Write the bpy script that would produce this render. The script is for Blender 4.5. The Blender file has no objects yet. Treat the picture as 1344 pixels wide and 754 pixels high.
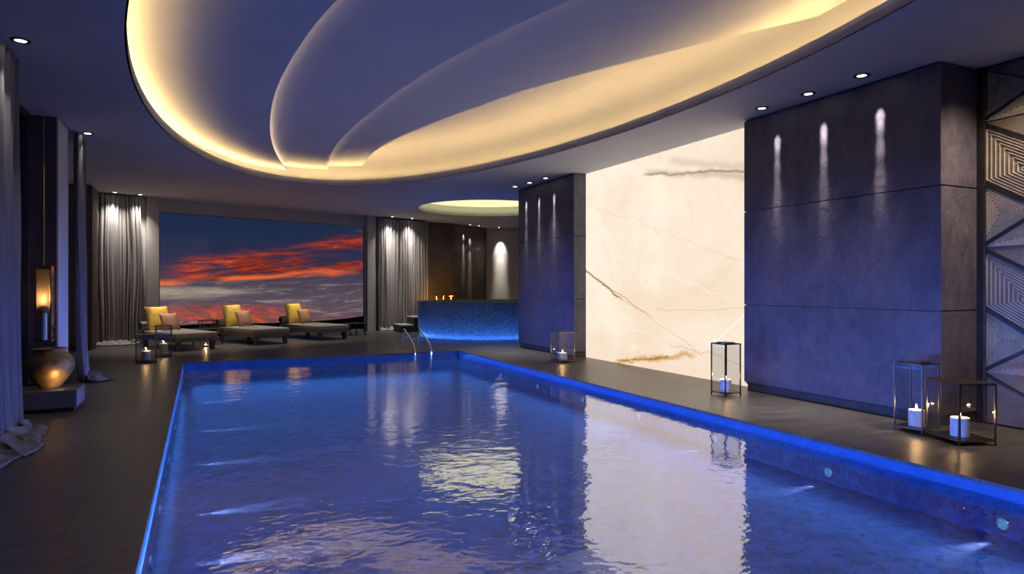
import bpy, bmesh, math, random
from mathutils import Vector, Matrix, noise as mnoise
random.seed(7)
PI = math.pi
SC = bpy.context.scene
COL = SC.collection
F, CX, CY, H = 870.0, 672.0, 377.0, 1.5
TH = math.atan(408.5 / 870)
S_, C_ = math.sin(TH), math.cos(TH)

def un(u, v, z):
    d = (z - H) * F / (CY - v); a = (u - CX) / F
    return Vector((d * (S_ + C_ * a), d * (C_ - S_ * a)))

# ------------------------------------------------------------ node helpers
class NT:
    def __init__(s, tree):
        s.t = tree; s.n = tree.nodes; s.l = tree.links
    def new(s, k, **kw):
        n = s.n.new(k)
        for a, b in kw.items(): setattr(n, a, b)
        return n
    def put(s, sock, v):
        if isinstance(v, bpy.types.NodeSocket): s.l.new(v, sock)
        elif isinstance(v, (tuple, list)) and sock.type == 'RGBA' and len(v) == 3: sock.default_value = (*v, 1)
        else: sock.default_value = v
    def m(s, op, a, b=None, c=None, clamp=False):
        n = s.new('ShaderNodeMath', operation=op, use_clamp=clamp)
        s.put(n.inputs[0], a)
        if b is not None: s.put(n.inputs[1], b)
        if c is not None: s.put(n.inputs[2], c)
        return n.outputs[0]
    def sm(s, x, a, b, lo=0.0, hi=1.0):
        n = s.new('ShaderNodeMapRange', interpolation_type='SMOOTHSTEP')
        s.put(n.inputs['Value'], x); s.put(n.inputs['From Min'], a); s.put(n.inputs['From Max'], b)
        n.inputs['To Min'].default_value = lo; n.inputs['To Max'].default_value = hi
        return n.outputs['Result']
    def mix(s, f, a, b, blend='MIX'):
        n = s.new('ShaderNodeMix', data_type='RGBA', blend_type=blend)
        s.put(n.inputs[0], f); s.put(n.inputs[6], a); s.put(n.inputs[7], b)
        return n.outputs[2]
    def comb(s, x, y, z):
        n = s.new('ShaderNodeCombineXYZ'); s.put(n.inputs[0], x); s.put(n.inputs[1], y); s.put(n.inputs[2], z)
        return n.outputs[0]
    def sep(s, v):
        n = s.new('ShaderNodeSeparateXYZ'); s.put(n.inputs[0], v); return n.outputs
    def noise(s, v, scale, detail=3, rough=.5, dist=0):
        n = s.new('ShaderNodeTexNoise'); s.put(n.inputs['Vector'], v)
        n.inputs['Scale'].default_value = scale; n.inputs['Detail'].default_value = detail
        n.inputs['Roughness'].default_value = rough; n.inputs['Distortion'].default_value = dist
        return n.outputs[0]
    def ramp(s, f, stops):
        n = s.new('ShaderNodeValToRGB'); s.put(n.inputs[0], f)
        cr = n.color_ramp
        while len(cr.elements) < len(stops): cr.elements.new(.5)
        for e, (p, c) in zip(cr.elements, stops):
            e.position = p; e.color = (*c, 1)
        return n.outputs[0]
    def bump(s, h, strength=.3, dist=.02):
        n = s.new('ShaderNodeBump'); s.put(n.inputs['Height'], h)
        n.inputs['Strength'].default_value = strength; n.inputs['Distance'].default_value = dist
        return n.outputs[0]

def lin(r, g, b):
    f = lambda c: (c / 255 / 12.92) if c <= 10 else ((c / 255 + .055) / 1.055) ** 2.4
    return (f(r), f(g), f(b))

def schlick(t, f0, normal=None, p=5.0):
    g = t.new('ShaderNodeNewGeometry')
    d = t.new('ShaderNodeVectorMath', operation='DOT_PRODUCT')
    t.l.new(normal or g.outputs['Normal'], d.inputs[0]); t.l.new(g.outputs['Incoming'], d.inputs[1])
    c = t.m('SUBTRACT', 1.0, t.m('ABSOLUTE', d.outputs['Value']), clamp=True)
    return t.m('MULTIPLY_ADD', t.m('POWER', c, p), 1 - f0, f0)

def newmat(name):
    m = bpy.data.materials.new(name); m.use_nodes = True
    t = NT(m.node_tree); t.n.clear()
    out = t.new('ShaderNodeOutputMaterial')
    return m, t, out

def pbr(name, col, rough=.5, metal=0.0, nscale=None, namt=.25, bump=0, bscale=40, spec=.5, stretch=None):
    m, t, out = newmat(name)
    p = t.new('ShaderNodeBsdfPrincipled')
    p.inputs['Roughness'].default_value = rough; p.inputs['Metallic'].default_value = metal
    p.inputs['Specular IOR Level'].default_value = spec
    co = t.new('ShaderNodeTexCoord').outputs['Object']
    if stretch:
        mp = t.new('ShaderNodeMapping'); t.l.new(co, mp.inputs[0]); mp.inputs['Scale'].default_value = stretch; co = mp.outputs[0]
    if nscale:
        f = t.noise(co, nscale, 5, .6)
        f = t.sm(f, .3, .7)
        dark = tuple(c * (1 - namt) for c in col); lite = tuple(min(1, c * (1 + namt)) for c in col)
        t.put(p.inputs['Base Color'], t.mix(f, dark, lite))
    else:
        t.put(p.inputs['Base Color'], col)
    if bump:
        t.l.new(t.bump(t.noise(co, bscale, 4), bump, .01), p.inputs['Normal'])
    t.l.new(p.outputs[0], out.inputs[0])
    return m

def emit(name, col, s):
    m, t, out = newmat(name)
    e = t.new('ShaderNodeEmission'); t.put(e.inputs[0], col); e.inputs[1].default_value = s
    t.l.new(e.outputs[0], out.inputs[0])
    return m

def thin_glass(name, tint=(.93, .95, .96), ior=1.45, gl=1.0):
    m, t, out = newmat(name)
    tr = t.new('ShaderNodeBsdfTransparent'); t.put(tr.inputs[0], tint)
    g = t.new('ShaderNodeBsdfGlossy'); g.inputs['Roughness'].default_value = .01; t.put(g.inputs[0], (gl,) * 3)
    mx = t.new('ShaderNodeMixShader')
    t.l.new(schlick(t, ((ior - 1) / (ior + 1)) ** 2), mx.inputs[0]); t.l.new(tr.outputs[0], mx.inputs[1]); t.l.new(g.outputs[0], mx.inputs[2])
    t.l.new(mx.outputs[0], out.inputs[0])
    return m

# ------------------------------------------------------------ mesh helpers
def link(name, bm, mats, parent=None, smooth=False, loc=None, rotz=0):
    bmesh.ops.recalc_face_normals(bm, faces=bm.faces)
    me = bpy.data.meshes.new(name); bm.to_mesh(me); bm.free()
    for m in (mats if isinstance(mats, (list, tuple)) else [mats]): me.materials.append(m)
    if smooth:
        for p in me.polygons: p.use_smooth = True
    o = bpy.data.objects.new(name, me); COL.objects.link(o)
    if parent: o.parent = parent
    if loc: o.location = loc
    o.rotation_euler.z = rotz
    return o

def box(bm, x0, x1, y0, y1, z0, z1, bev=0, seg=2, mat=None):
    r = bmesh.ops.create_cube(bm, size=1)
    vs = r['verts']
    for v in vs:
        v.co = Vector(((x0 + x1) / 2 + v.co.x * (x1 - x0), (y0 + y1) / 2 + v.co.y * (y1 - y0), (z0 + z1) / 2 + v.co.z * (z1 - z0)))
    if mat: bmesh.ops.transform(bm, matrix=mat, verts=vs)
    if bev:
        es = list({e for v in vs for e in v.link_edges})
        bmesh.ops.bevel(bm, geom=es, offset=bev, segments=seg, profile=.6, affect='EDGES')
    return bm

def BX(*a, **k):
    bm = bmesh.new(); box(bm, *a, **k); return bm

def tube(bm, pts, r, n=10, closed=False):
    pts = [Vector(p) for p in pts]; rings = []
    N = len(pts)
    for i, p in enumerate(pts):
        a = pts[i - 1] if (i > 0 or closed) else p
        b = pts[(i + 1) % N] if (i < N - 1 or closed) else p
        d = (b - a).normalized()
        up = Vector((0, 0, 1)) if abs(d.z) < .95 else Vector((1, 0, 0))
        s = d.cross(up).normalized(); u = s.cross(d)
        rr = r[i] if isinstance(r, (list, tuple)) else r
        rings.append([bm.verts.new(p + s * rr * math.cos(2 * PI * k / n) + u * rr * math.sin(2 * PI * k / n)) for k in range(n)])
    M = N if closed else N - 1
    for i in range(M):
        A, B = rings[i], rings[(i + 1) % N]
        for k in range(n):
            bm.faces.new((A[k], A[(k + 1) % n], B[(k + 1) % n], B[k]))
    if not closed:
        bm.faces.new(rings[0][::-1]); bm.faces.new(rings[-1])
    return bm

def lathe(bm, prof, n=32, c=(0, 0, 0)):
    rings = []
    for r, z in prof:
        if r < 1e-5: rings.append([bm.verts.new((c[0], c[1], c[2] + z))])
        else: rings.append([bm.verts.new((c[0] + r * math.cos(2 * PI * k / n), c[1] + r * math.sin(2 * PI * k / n), c[2] + z)) for k in range(n)])
    for A, B in zip(rings, rings[1:]):
        for k in range(n):
            a, b = A[k % len(A)], A[(k + 1) % len(A)]
            d, e = B[k % len(B)], B[(k + 1) % len(B)]
            f = []
            for q in (a, b, e, d):
                if q not in f: f.append(q)
            if len(f) > 2: bm.faces.new(f)
    return bm

def prism(bm, poly, z0, z1):
    lo = [bm.verts.new((x, y, z0)) for x, y in poly]; hi = [bm.verts.new((x, y, z1)) for x, y in poly]
    n = len(poly)
    for i in range(n): bm.faces.new((lo[i], lo[(i + 1) % n], hi[(i + 1) % n], hi[i]))
    for ring in (lo, hi):
        f = bm.faces.new(ring)
        bmesh.ops.triangulate(bm, faces=[f])
    return bm

def tag(o, label=None, cat=None, group=None, kind=None):
    if label: o['label'] = label
    if cat: o['category'] = cat
    if group: o['group'] = group
    if kind: o['kind'] = kind
    return o

def thing(name, label, cat, loc=(0, 0, 0), rotz=0, group=None):
    o = bpy.data.objects.new(name, None); COL.objects.link(o)
    o.empty_display_size = .1
    o.location = loc; o.rotation_euler.z = rotz
    return tag(o, label, cat, group)

def dup(root, loc, rotz=0, label=None, group=None, scale=None):
    r = root.copy(); COL.objects.link(r); r.location = loc; r.rotation_euler.z = rotz
    if scale: r.scale = scale
    if label: r['label'] = label
    if group: r['group'] = group
    for ch in list(root.children):
        c = ch.copy(); COL.objects.link(c); c.parent = r
        for g in ch.children:
            d = g.copy(); COL.objects.link(d); d.parent = c
    return r

def lamp(kind, loc, energy, col, parent=None, name='lamp_light', target=None, **kw):
    L = bpy.data.lights.new(name, kind); L.energy = energy; L.color = col
    for k, v in kw.items(): setattr(L, k, v)
    o = bpy.data.objects.new(name, L); COL.objects.link(o); o.location = loc
    if target is not None:
        d = Vector(target) - Vector(loc)
        o.rotation_euler = d.to_track_quat('-Z', 'Y').to_euler()
    if parent: o.parent = parent
    return o

# ------------------------------------------------------------ materials
def stone_mat(name, a, b, rough=.42, axis='YZ', wet=0.0, bumpamt=.35):
    m, t, out = newmat(name)
    p = t.new('ShaderNodeBsdfPrincipled')
    co = t.new('ShaderNodeTexCoord').outputs['Object']
    n1 = t.noise(co, 1.6, 6, .65, .6)
    mp = t.new('ShaderNodeMapping'); t.l.new(co, mp.inputs[0]); mp.inputs['Scale'].default_value = (4, 4, 2.2)
    n2 = t.noise(mp.outputs[0], 2.5, 6, .7, .4)
    f = t.m('ADD', t.m('MULTIPLY', t.sm(n1, .3, .7), .55), t.m('MULTIPLY', t.sm(n2, .35, .7), .45))
    t.put(p.inputs['Base Color'], t.mix(f, a, b))
    p.inputs['Roughness'].default_value = rough
    t.put(p.inputs['Roughness'], t.m('ADD', t.m('MULTIPLY', n2, .25), rough - .12))
    h = t.m('ADD', t.noise(co, 7, 5, .6, .5), t.m('MULTIPLY', t.noise(co, 34, 4, .6), .3))
    t.l.new(t.bump(h, bumpamt * 1.6, .03), p.inputs['Normal'])
    t.l.new(p.outputs[0], out.inputs[0])
    return m

M = {}
M['stone'] = stone_mat('aubergine_stone', (.045, .042, .062), (.125, .105, .135))
M['stone_warm'] = stone_mat('warm_brown_stone', (.075, .058, .050), (.17, .135, .115))
M['stone_rough'] = stone_mat('rough_brown_stone', (.055, .038, .032), (.15, .10, .085), rough=.6, bumpamt=.8)
M['dark'] = pbr('dark_joint', (.01, .01, .012), .6, nscale=8)
M['plinth'] = pbr('dark_plinth_stone', (.03, .028, .027), .5, nscale=6)
M['plaster'] = pbr('ceiling_plaster', (.60, .60, .62), .75, nscale=2, namt=.03, bump=.02, bscale=60)
M['layer'] = pbr('ceiling_layer_plaster', (.66, .66, .68), .7, nscale=2, namt=.02)
M['wallplaster'] = pbr('wall_plaster', (.50, .47, .44), .8, nscale=3, namt=.05, bump=.03, bscale=60)
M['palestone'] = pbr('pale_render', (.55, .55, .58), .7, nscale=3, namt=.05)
M['chrome'] = pbr('polished_steel', (.75, .76, .8), .12, 1.0, nscale=5, namt=.05)
M['bronze'] = pbr('brushed_bronze', (.23, .18, .13), .32, 1.0, nscale=9, namt=.2)
M['darkmetal'] = pbr('dark_bronze_metal', (.045, .04, .04), .38, .8, nscale=9, namt=.2)
M['brass'] = pbr('brass', (.65, .45, .2), .3, 1.0, nscale=9, namt=.15)
M['wax'] = pbr('candle_wax', (.82, .78, .74), .5, nscale=12, namt=.04)
M['wick'] = pbr('wick', (.02, .02, .02), .9, nscale=10)
M['wood'] = pbr('dark_wood', (.05, .038, .03), .5, nscale=4, stretch=(2, 14, 14), namt=.35)
M['mattress'] = pbr('grey_mattress_fabric', (.31, .285, .265), .9, nscale=30, namt=.12, bump=.2, bscale=250)
M['mattress_side'] = pbr('mattress_frame_wood', (.15, .115, .09), .7, nscale=8, namt=.2)
M['yellow'] = pbr('mustard_velvet', (.50, .34, .07), .8, nscale=14, namt=.15, bump=.2, bscale=120)
M['terra'] = pbr('rose_brown_fabric', (.28, .15, .10), .85, nscale=14, namt=.15, bump=.2, bscale=120)
M['bolster'] = pbr('white_bolster_fabric', (.55, .5, .45), .85, nscale=20, namt=.1)
M['bolster_end'] = pbr('plum_bolster_end', (.06, .03, .035), .8, nscale=20, namt=.2)
M['glass'] = thin_glass('lantern_glass', (.93, .94, .95), 1.4)
M['winglass'] = thin_glass('window_glass', (.96, .97, .98), 1.12)
M['smokeglass'] = thin_glass('smoked_window_glass', (.5, .52, .55), 1.5)
M['flame'] = emit('candle_flame', (1.0, .72, .42), 14)
M['lens'] = emit('downlight_lens', (1.0, .9, .75), 9)
M['glowglass'], _t, _o = newmat('amber_frosted_glass')
_a = _t.new('ShaderNodeBsdfTransparent'); _t.put(_a.inputs[0], (.85, .68, .45)); _b = _t.new('ShaderNodeBsdfTranslucent'); _t.put(_b.inputs[0], (.75, .55, .35))
_m = _t.new('ShaderNodeMixShader'); _m.inputs[0].default_value = .55; _t.l.new(_a.outputs[0], _m.inputs[1]); _t.l.new(_b.outputs[0], _m.inputs[2]); _t.l.new(_m.outputs[0], _o.inputs[0])

# curtain fabric with a little light through it
def fabric(name, col, tr=.25):
    m, t, out = newmat(name)
    d = t.new('ShaderNodeBsdfDiffuse'); l = t.new('ShaderNodeBsdfTranslucent')
    co = t.new('ShaderNodeTexCoord').outputs['Object']
    mp = t.new('ShaderNodeMapping'); t.l.new(co, mp.inputs[0]); mp.inputs['Scale'].default_value = (90, 90, 3)
    c = t.mix(t.noise(mp.outputs[0], 1, 4), tuple(k * .8 for k in col), tuple(k * 1.15 for k in col))
    t.l.new(c, d.inputs[0]); t.l.new(c, l.inputs[0])
    mx = t.new('ShaderNodeMixShader'); mx.inputs[0].default_value = tr
    t.l.new(d.outputs[0], mx.inputs[1]); t.l.new(l.outputs[0], mx.inputs[2]); t.l.new(mx.outputs[0], out.inputs[0])
    return m
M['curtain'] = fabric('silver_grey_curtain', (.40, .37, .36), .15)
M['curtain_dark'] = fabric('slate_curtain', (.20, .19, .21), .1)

# deck: large dark slabs
def deck_mat():
    m, t, out = newmat('dark_deck_slabs')
    p = t.new('ShaderNodeBsdfPrincipled')
    co = t.new('ShaderNodeTexCoord').outputs['Object']
    br = t.new('ShaderNodeTexBrick'); t.l.new(co, br.inputs['Vector'])
    br.inputs['Scale'].default_value = 1; br.inputs['Brick Width'].default_value = 1.5; br.inputs['Row Height'].default_value = .78
    br.inputs['Mortar Size'].default_value = .004; br.inputs['Mortar Smooth'].default_value = .2
    t.put(br.inputs['Color1'], (.110, .105, .104)); t.put(br.inputs['Color2'], (.132, .124, .12)); t.put(br.inputs['Mortar'], (.02, .02, .02))
    mp = t.new('ShaderNodeMapping'); t.l.new(co, mp.inputs[0]); mp.inputs['Scale'].default_value = (.8, 4, 1)
    n = t.noise(mp.outputs[0], 2.2, 7, .7, .8)
    c = t.mix(t.sm(n, .3, .75), (.55, .55, .56), (1.25, 1.22, 1.2))
    t.put(p.inputs['Base Color'], t.mix(1.0, br.outputs[0], c, 'MULTIPLY'))
    t.put(p.inputs['Roughness'], t.m('ADD', t.m('MULTIPLY', n, .25), .24))
    h = t.m('SUBTRACT', t.m('MULTIPLY', n, .25), t.m('MULTIPLY', br.outputs['Fac'], 1.0))
    t.l.new(t.bump(h, .25, .01), p.inputs['Normal'])
    t.l.new(p.outputs[0], out.inputs[0])
    return m
M['deck'] = deck_mat()

def mosaic(name, a, b, c, scale=26, rough=.3):
    m, t, out = newmat(name)
    p = t.new('ShaderNodeBsdfPrincipled')
    co = t.new('ShaderNodeTexCoord').outputs['Object']
    v = t.new('ShaderNodeTexVoronoi'); t.l.new(co, v.inputs['Vector']); v.inputs['Scale'].default_value = scale
    sp = t.new('ShaderNodeSeparateColor'); t.l.new(v.outputs['Color'], sp.inputs[0])
    f = t.sm(sp.outputs[0], .15, .85)
    base = t.mix(f, a, b)
    flecks = t.m('MULTIPLY', t.sm(t.noise(co, scale * .6, 4, .7, 1.5), .52, .60), .8)
    t.put(p.inputs['Base Color'], t.mix(flecks, base, c))
    p.inputs['Roughness'].default_value = rough
    t.l.new(p.outputs[0], out.inputs[0])
    return m
M['mosaic'] = mosaic('pool_mosaic', (.034, .072, .26), (.075, .14, .44), (.008, .02, .085), 11)
M['wallmosaic'] = mosaic('pool_wall_mosaic', (.04, .13, .46), (.07, .20, .62), (.03, .08, .3), 16)
M['band'] = mosaic('pool_band_tile', (.025, .12, .40), (.03, .14, .45), (.02, .11, .38), 12)
M['tub'] = mosaic('tub_mosaic', (.09, .13, .12), (.16, .21, .18), (.04, .06, .06), 22)

def water_mat():
    m, t, out = newmat('pool_water')
    tr = t.new('ShaderNodeBsdfTransparent'); t.put(tr.inputs[0], (.80, .88, 1.0))
    g = t.new('ShaderNodeBsdfGlossy'); g.inputs['Roughness'].default_value = .015; t.put(g.inputs[0], (.95, .94, 1))
    co = t.new('ShaderNodeTexCoord').outputs['Object']
    mp = t.new('ShaderNodeMapping'); t.l.new(co, mp.inputs[0]); mp.inputs['Scale'].default_value = (1, 1.25, 1)
    mp.inputs['Rotation'].default_value = (0, 0, .5)
    big = t.noise(mp.outputs[0], 3.2, 2, .5, .5)
    sml = t.noise(mp.outputs[0], 10, 3, .5, .3)
    h = t.m('ADD', t.m('MULTIPLY', big, .8), t.m('MULTIPLY', sml, .24))
    nb = t.bump(h, 1.0, .0072)
    t.l.new(nb, g.inputs['Normal'])
    mx = t.new('ShaderNodeMixShader')
    t.l.new(schlick(t, .32), mx.inputs[0]); t.l.new(tr.outputs[0], mx.inputs[1]); t.l.new(g.outputs[0], mx.inputs[2])
    t.l.new(mx.outputs[0], out.inputs[0])
    return m
M['water'] = water_mat()

# backlit onyx; object coords are world coords (Y along the pool, Z up)
def onyx_mat():
    m, t, out = newmat('backlit_onyx')
    co = t.new('ShaderNodeTexCoord').outputs['Object']
    s = t.sep(co); y, z = s[1], s[2]
    def wob(scale, amp, off=0):
        v = t.new('ShaderNodeVectorMath', operation='ADD'); t.l.new(co, v.inputs[0]); v.inputs[1].default_value = (off, off, 0)
        return t.m('MULTIPLY', t.m('SUBTRACT', t.noise(v.outputs[0], scale, 5, .6), .5), amp)
    def seg(p, q, w, scale=1.5, amp=.3, off=0, ext=.15):
        """soft vein from p to q in (y, z)"""
        dy, dz = q[0] - p[0], q[1] - p[1]; L = math.hypot(dy, dz); dy /= L; dz /= L
        ry = t.m('SUBTRACT', y, p[0]); rz = t.m('SUBTRACT', z, p[1])
        al = t.m('ADD', t.m('MULTIPLY', ry, dy), t.m('MULTIPLY', rz, dz))
        ac = t.m('SUBTRACT', t.m('MULTIPLY', ry, dz), t.m('MULTIPLY', rz, dy))
        ac = t.m('ABSOLUTE', t.m('ADD', ac, wob(scale, amp, off)))
        line = t.sm(ac, 0, w, 1, 0)
        a = t.m('MULTIPLY', t.sm(al, -ext, ext), t.sm(al, L - ext, L + ext, 1, 0))
        return t.m('MULTIPLY', line, a)
    c0 = t.mix(t.sm(t.noise(co, .55, 4, .5, .6), .35, .65), lin(255, 243, 222), lin(250, 226, 202))
    cloud = t.sm(t.noise(co, 1.1, 6, .6, 1.5), .50, .78)
    c = t.mix(t.m('MULTIPLY', cloud, .45), c0, lin(240, 212, 184))
    edge = t.sm(z, .0, .9, .5, 0)
    c = t.mix(edge, c, lin(246, 216, 190))
    P = lambda u, v: (lambda a: (lambda d: (d * (C_ - S_ * a), H + (CY - v) * d / F))(7.45 / (S_ + C_ * a)))((u - CX) / F)
    veins = [
        (P(848, 229), P(985, 224), .035, 2.2, .16, 3, lin(120, 96, 76), .9),
        (P(850, 226), P(990, 232), .10, 2.2, .16, 3, lin(196, 170, 146), .6),
        (P(880, 212), P(985, 220), .12, 2, .25, 9, lin(214, 192, 170), .6),
        (P(765, 352), P(815, 393), .035, 3.5, .16, 4, lin(150, 108, 50), .95),
        (P(765, 352), P(850, 414), .02, 2.5, .12, 4, lin(196, 150, 84), .8),
        (P(815, 393), P(860, 418), .015, 1.5, .2, 4, lin(216, 190, 160), .7),
        (P(858, 408), P(985, 405), .012, 1.5, .15, 6, lin(232, 196, 160), .9),
        (P(850, 414), P(925, 468), .015, 1.5, .2, 8, lin(228, 196, 164), .8),
        (P(925, 455), P(985, 408), .02, 1.2, .3, 12, lin(255, 252, 246), .9),
        (P(770, 268), P(985, 345), .012, 1.1, .6, 14, lin(240, 210, 180), .8),
        (P(765, 255), P(880, 285), .012, 1.1, .5, 24, lin(255, 250, 240), .7),
        (P(800, 330), P(960, 390), .012, 1.3, .4, 19, lin(255, 250, 242), .7),
        (P(806, 476), P(910, 466), .09, 3, .3, 21, lin(214, 160, 84), .8),
        (P(812, 473), P(880, 470), .03, 4.5, .22, 27, lin(168, 112, 40), .85),
        (P(880, 452), P(975, 478), .02, 2, .3, 31, lin(226, 190, 140), .7),
        (P(780, 430), P(900, 445), .015, 1.2, .4, 35, lin(255, 248, 236), .6),
    ]
    for p, q, w, sc, am, off, col, k in veins:
        c = t.mix(t.m('MULTIPLY', seg(p, q, w, sc, am, off), k), c, col)
    e = t.new('ShaderNodeEmission'); t.l.new(c, e.inputs[0]); e.inputs[1].default_value = 1.0
    g = t.new('ShaderNodeBsdfGlossy'); g.inputs['Roughness'].default_value = .2; t.put(g.inputs[0], (.04,) * 3)
    ad = t.new('ShaderNodeAddShader'); t.l.new(e.outputs[0], ad.inputs[0]); t.l.new(g.outputs[0], ad.inputs[1])
    t.l.new(ad.outputs[0], out.inputs[0])
    return m
M['onyx'] = onyx_mat()

# ------------------------------------------------------------ world: sunset
def world():
    w = bpy.data.worlds.new('sunset_sky'); SC.world = w; w.use_nodes = True
    t = NT(w.node_tree); t.n.clear()
    out = t.new('ShaderNodeOutputWorld'); bg = t.new('ShaderNodeBackground')
    d = t.new('ShaderNodeTexCoord').outputs['Generated']
    s = t.sep(d)
    hor = t.m('SQRT', t.m('ADD', t.m('MULTIPLY', s[0], s[0]), t.m('MULTIPLY', s[1], s[1])))
    U = t.m('ARCTAN2', s[0], s[1]); V = t.m('DIVIDE', s[2], t.m('MAXIMUM', hor, .001))
    def nz(su, sv, det=6, r=.6, dist=.5, off=0, shear=0.0):
        uu = t.m('MULTIPLY', U, su); vv = t.m('MULTIPLY', t.m('ADD', V, t.m('MULTIPLY', U, shear)), sv)
        return t.noise(t.comb(uu, vv, off), 1, det, r, dist)
    vr = t.m('MULTIPLY', t.m('ADD', V, .07), 1 / .19)   # -.07..+.12
    base = t.ramp(t.m('ADD', vr, t.m('MULTIPLY', t.m('SUBTRACT', nz(10, 60, off=3), .5), .25)),
        [(0.0, lin(120, 70, 66)), (.12, lin(104, 76, 86)), (.28, lin(88, 76, 90)), (.42, lin(76, 66, 82)), (.55, lin(48, 48, 76)), (.75, lin(34, 46, 74)), (1.0, lin(20, 42, 70))])
    # grey and pale streaks in the lower third
    st = t.sm(nz(22, 260, 7, .72, 1.0, 5, -.05), .50, .66)
    stm = t.m('MULTIPLY', t.sm(V, .012, .0, 0, 1), t.sm(V, -.055, -.03, 0, 1))
    stm = t.m('MULTIPLY', st, t.sm(V, .002, .014, 1, 0))
    c = t.mix(t.m('MULTIPLY', stm, .42), base, lin(190, 172, 160))
    # pale bank on the left just under the red
    pb = t.m('MULTIPLY', t.sm(t.m('ABSOLUTE', t.m('ADD', V, .008)), .002, .012, 1, 0), t.sm(U, .02, .09, 1, 0))
    pb = t.m('MULTIPLY', pb, t.sm(nz(9, 110, 5, .6, .5, 15), .35, .6))
    c = t.mix(t.m('MULTIPLY', pb, .85), c, lin(176, 160, 142))
    # red band: lower edge rises slightly to the right, upper edge strongly
    un_ = t.m('ADD', U, .05)
    wob = t.m('MULTIPLY', t.m('SUBTRACT', nz(7, 30, 4, .55, .4, 8), .5), .035)
    Vw = t.m('ADD', V, wob)
    low = t.m('ADD', t.m('MULTIPLY', un_, .075), .004)
    top = t.m('ADD', t.m('MULTIPLY', t.m('MINIMUM', un_, .30), .17), .034)
    inb = t.m('MULTIPLY', t.sm(t.m('SUBTRACT', Vw, low), -.003, .006), t.sm(t.m('SUBTRACT', top, Vw), -.004, .014))
    fil = nz(9, 120, 7, .62, 1.0, 11, -.12)
    fil = t.m('ADD', t.m('MULTIPLY', fil, .6), t.m('MULTIPLY', nz(34, 300, 6, .7, 1.4, 17, -.10), .4))
    redc = t.ramp(fil, [(.34, lin(52, 42, 58)), (.45, lin(92, 36, 36)), (.53, lin(160, 54, 34)), (.64, lin(236, 88, 38))])
    c = t.mix(t.m('MULTIPLY', inb, t.m('MULTIPLY', t.sm(nz(9, 70, 6, .68, .9, 31), .33, .56), t.sm(U, -.045, .0, .15, 1))), c, redc)
    # glowing lower rim of the band
    rim = t.sm(t.m('ABSOLUTE', t.m('SUBTRACT', t.m('SUBTRACT', Vw, low), .002)), 0, .008, 1, 0)
    c = t.mix(t.m('MULTIPLY', rim, t.sm(nz(10, 50, 4, .6, .4, 40), .35, .6)), c, lin(246, 110, 48))
    # dark blue hole at the right inside the band
    hole = t.m('MULTIPLY', t.sm(U, .10, .16), t.sm(t.m('ABSOLUTE', t.m('SUBTRACT', V, .047)), .004, .013, 1, 0))
    c = t.mix(t.m('MULTIPLY', hole, .85), c, lin(38, 50, 78))
    # fiery glow low on the left
    gl = t.m('MULTIPLY', t.sm(t.m('ABSOLUTE', t.m('SUBTRACT', U, .03)), .03, .12, 1, 0), t.sm(V, -.012, -.034, 0, 1))
    gl = t.m('MULTIPLY', gl, t.sm(V, -.022, -.030, 0, 1))
    gln = nz(26, 90, 8, .74, .6, 50, .25)
    c = t.mix(t.m('MULTIPLY', t.sm(V, -.020, -.034, 0, .9), t.m('MULTIPLY', t.sm(t.m('ABSOLUTE', t.m('SUBTRACT', U, .03)), .035, .14, 1, 0), t.sm(gln, .34, .55))), c,
              t.ramp(gln, [(.35, lin(110, 60, 66)), (.52, lin(178, 74, 56)), (.68, lin(236, 116, 66))]))
    # only the western sky glows; round the rest it is night
    az = t.m('MULTIPLY', t.sm(U, -.5, -.2), t.sm(U, .5, .8, 1, 0))
    c = t.mix(az, lin(14, 20, 40), c)
    hi = t.sm(V, .12, .5)
    c = t.mix(hi, c, lin(12, 24, 48))
    t.l.new(c, bg.inputs[0]); bg.inputs[1].default_value = 1.0
    t.l.new(bg.outputs[0], out.inputs[0])
    w.cycles.sampling_method = 'NONE'
world()

# ------------------------------------------------------------ dimensions
CH = 3.92                      # ceiling height
PX0, PX1, PY0, PY1 = -.31, 5.5, .6, 14.7    # pool
WZ, FZ = -.11, -.40            # water level, pool floor
def wallY(x): return 20.42 + .344 * (x + 1.02)

def rect_with_holes(outer, holes, z):
    bm = bmesh.new(); edges = []
    for loop in [outer] + holes:
        vs = [bm.verts.new((x, y, z)) for x, y in loop]
        for i in range(len(vs)): edges.append(bm.edges.new((vs[i], vs[(i + 1) % len(vs)])))
    bmesh.ops.triangle_fill(bm, use_beauty=True, edges=edges)
    return bm
def extrude_up(bm, dz):
    r = bmesh.ops.extrude_face_region(bm, geom=list(bm.faces))
    bmesh.ops.translate(bm, vec=(0, 0, dz), verts=[v for v in r['geom'] if isinstance(v, bmesh.types.BMVert)])
    return bm
RX0, RX1, RY0, RY1 = -2.9, 14.2, -2.5, 27.0

OUTLINE = [(RX0, RY0), (RX1, RY0), (RX1, 26.6), (7.3, 26.6), (7.3, wallY(7.3) + .25), (RX0, wallY(RX0) + .25)]
# floor
bm = rect_with_holes(OUTLINE, [[(PX0, PY0), (PX1, PY0), (PX1, PY1), (PX0, PY1)]], -.03)
extrude_up(bm, .03)
tag(link('floor', bm, M['deck']), kind='structure')

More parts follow.
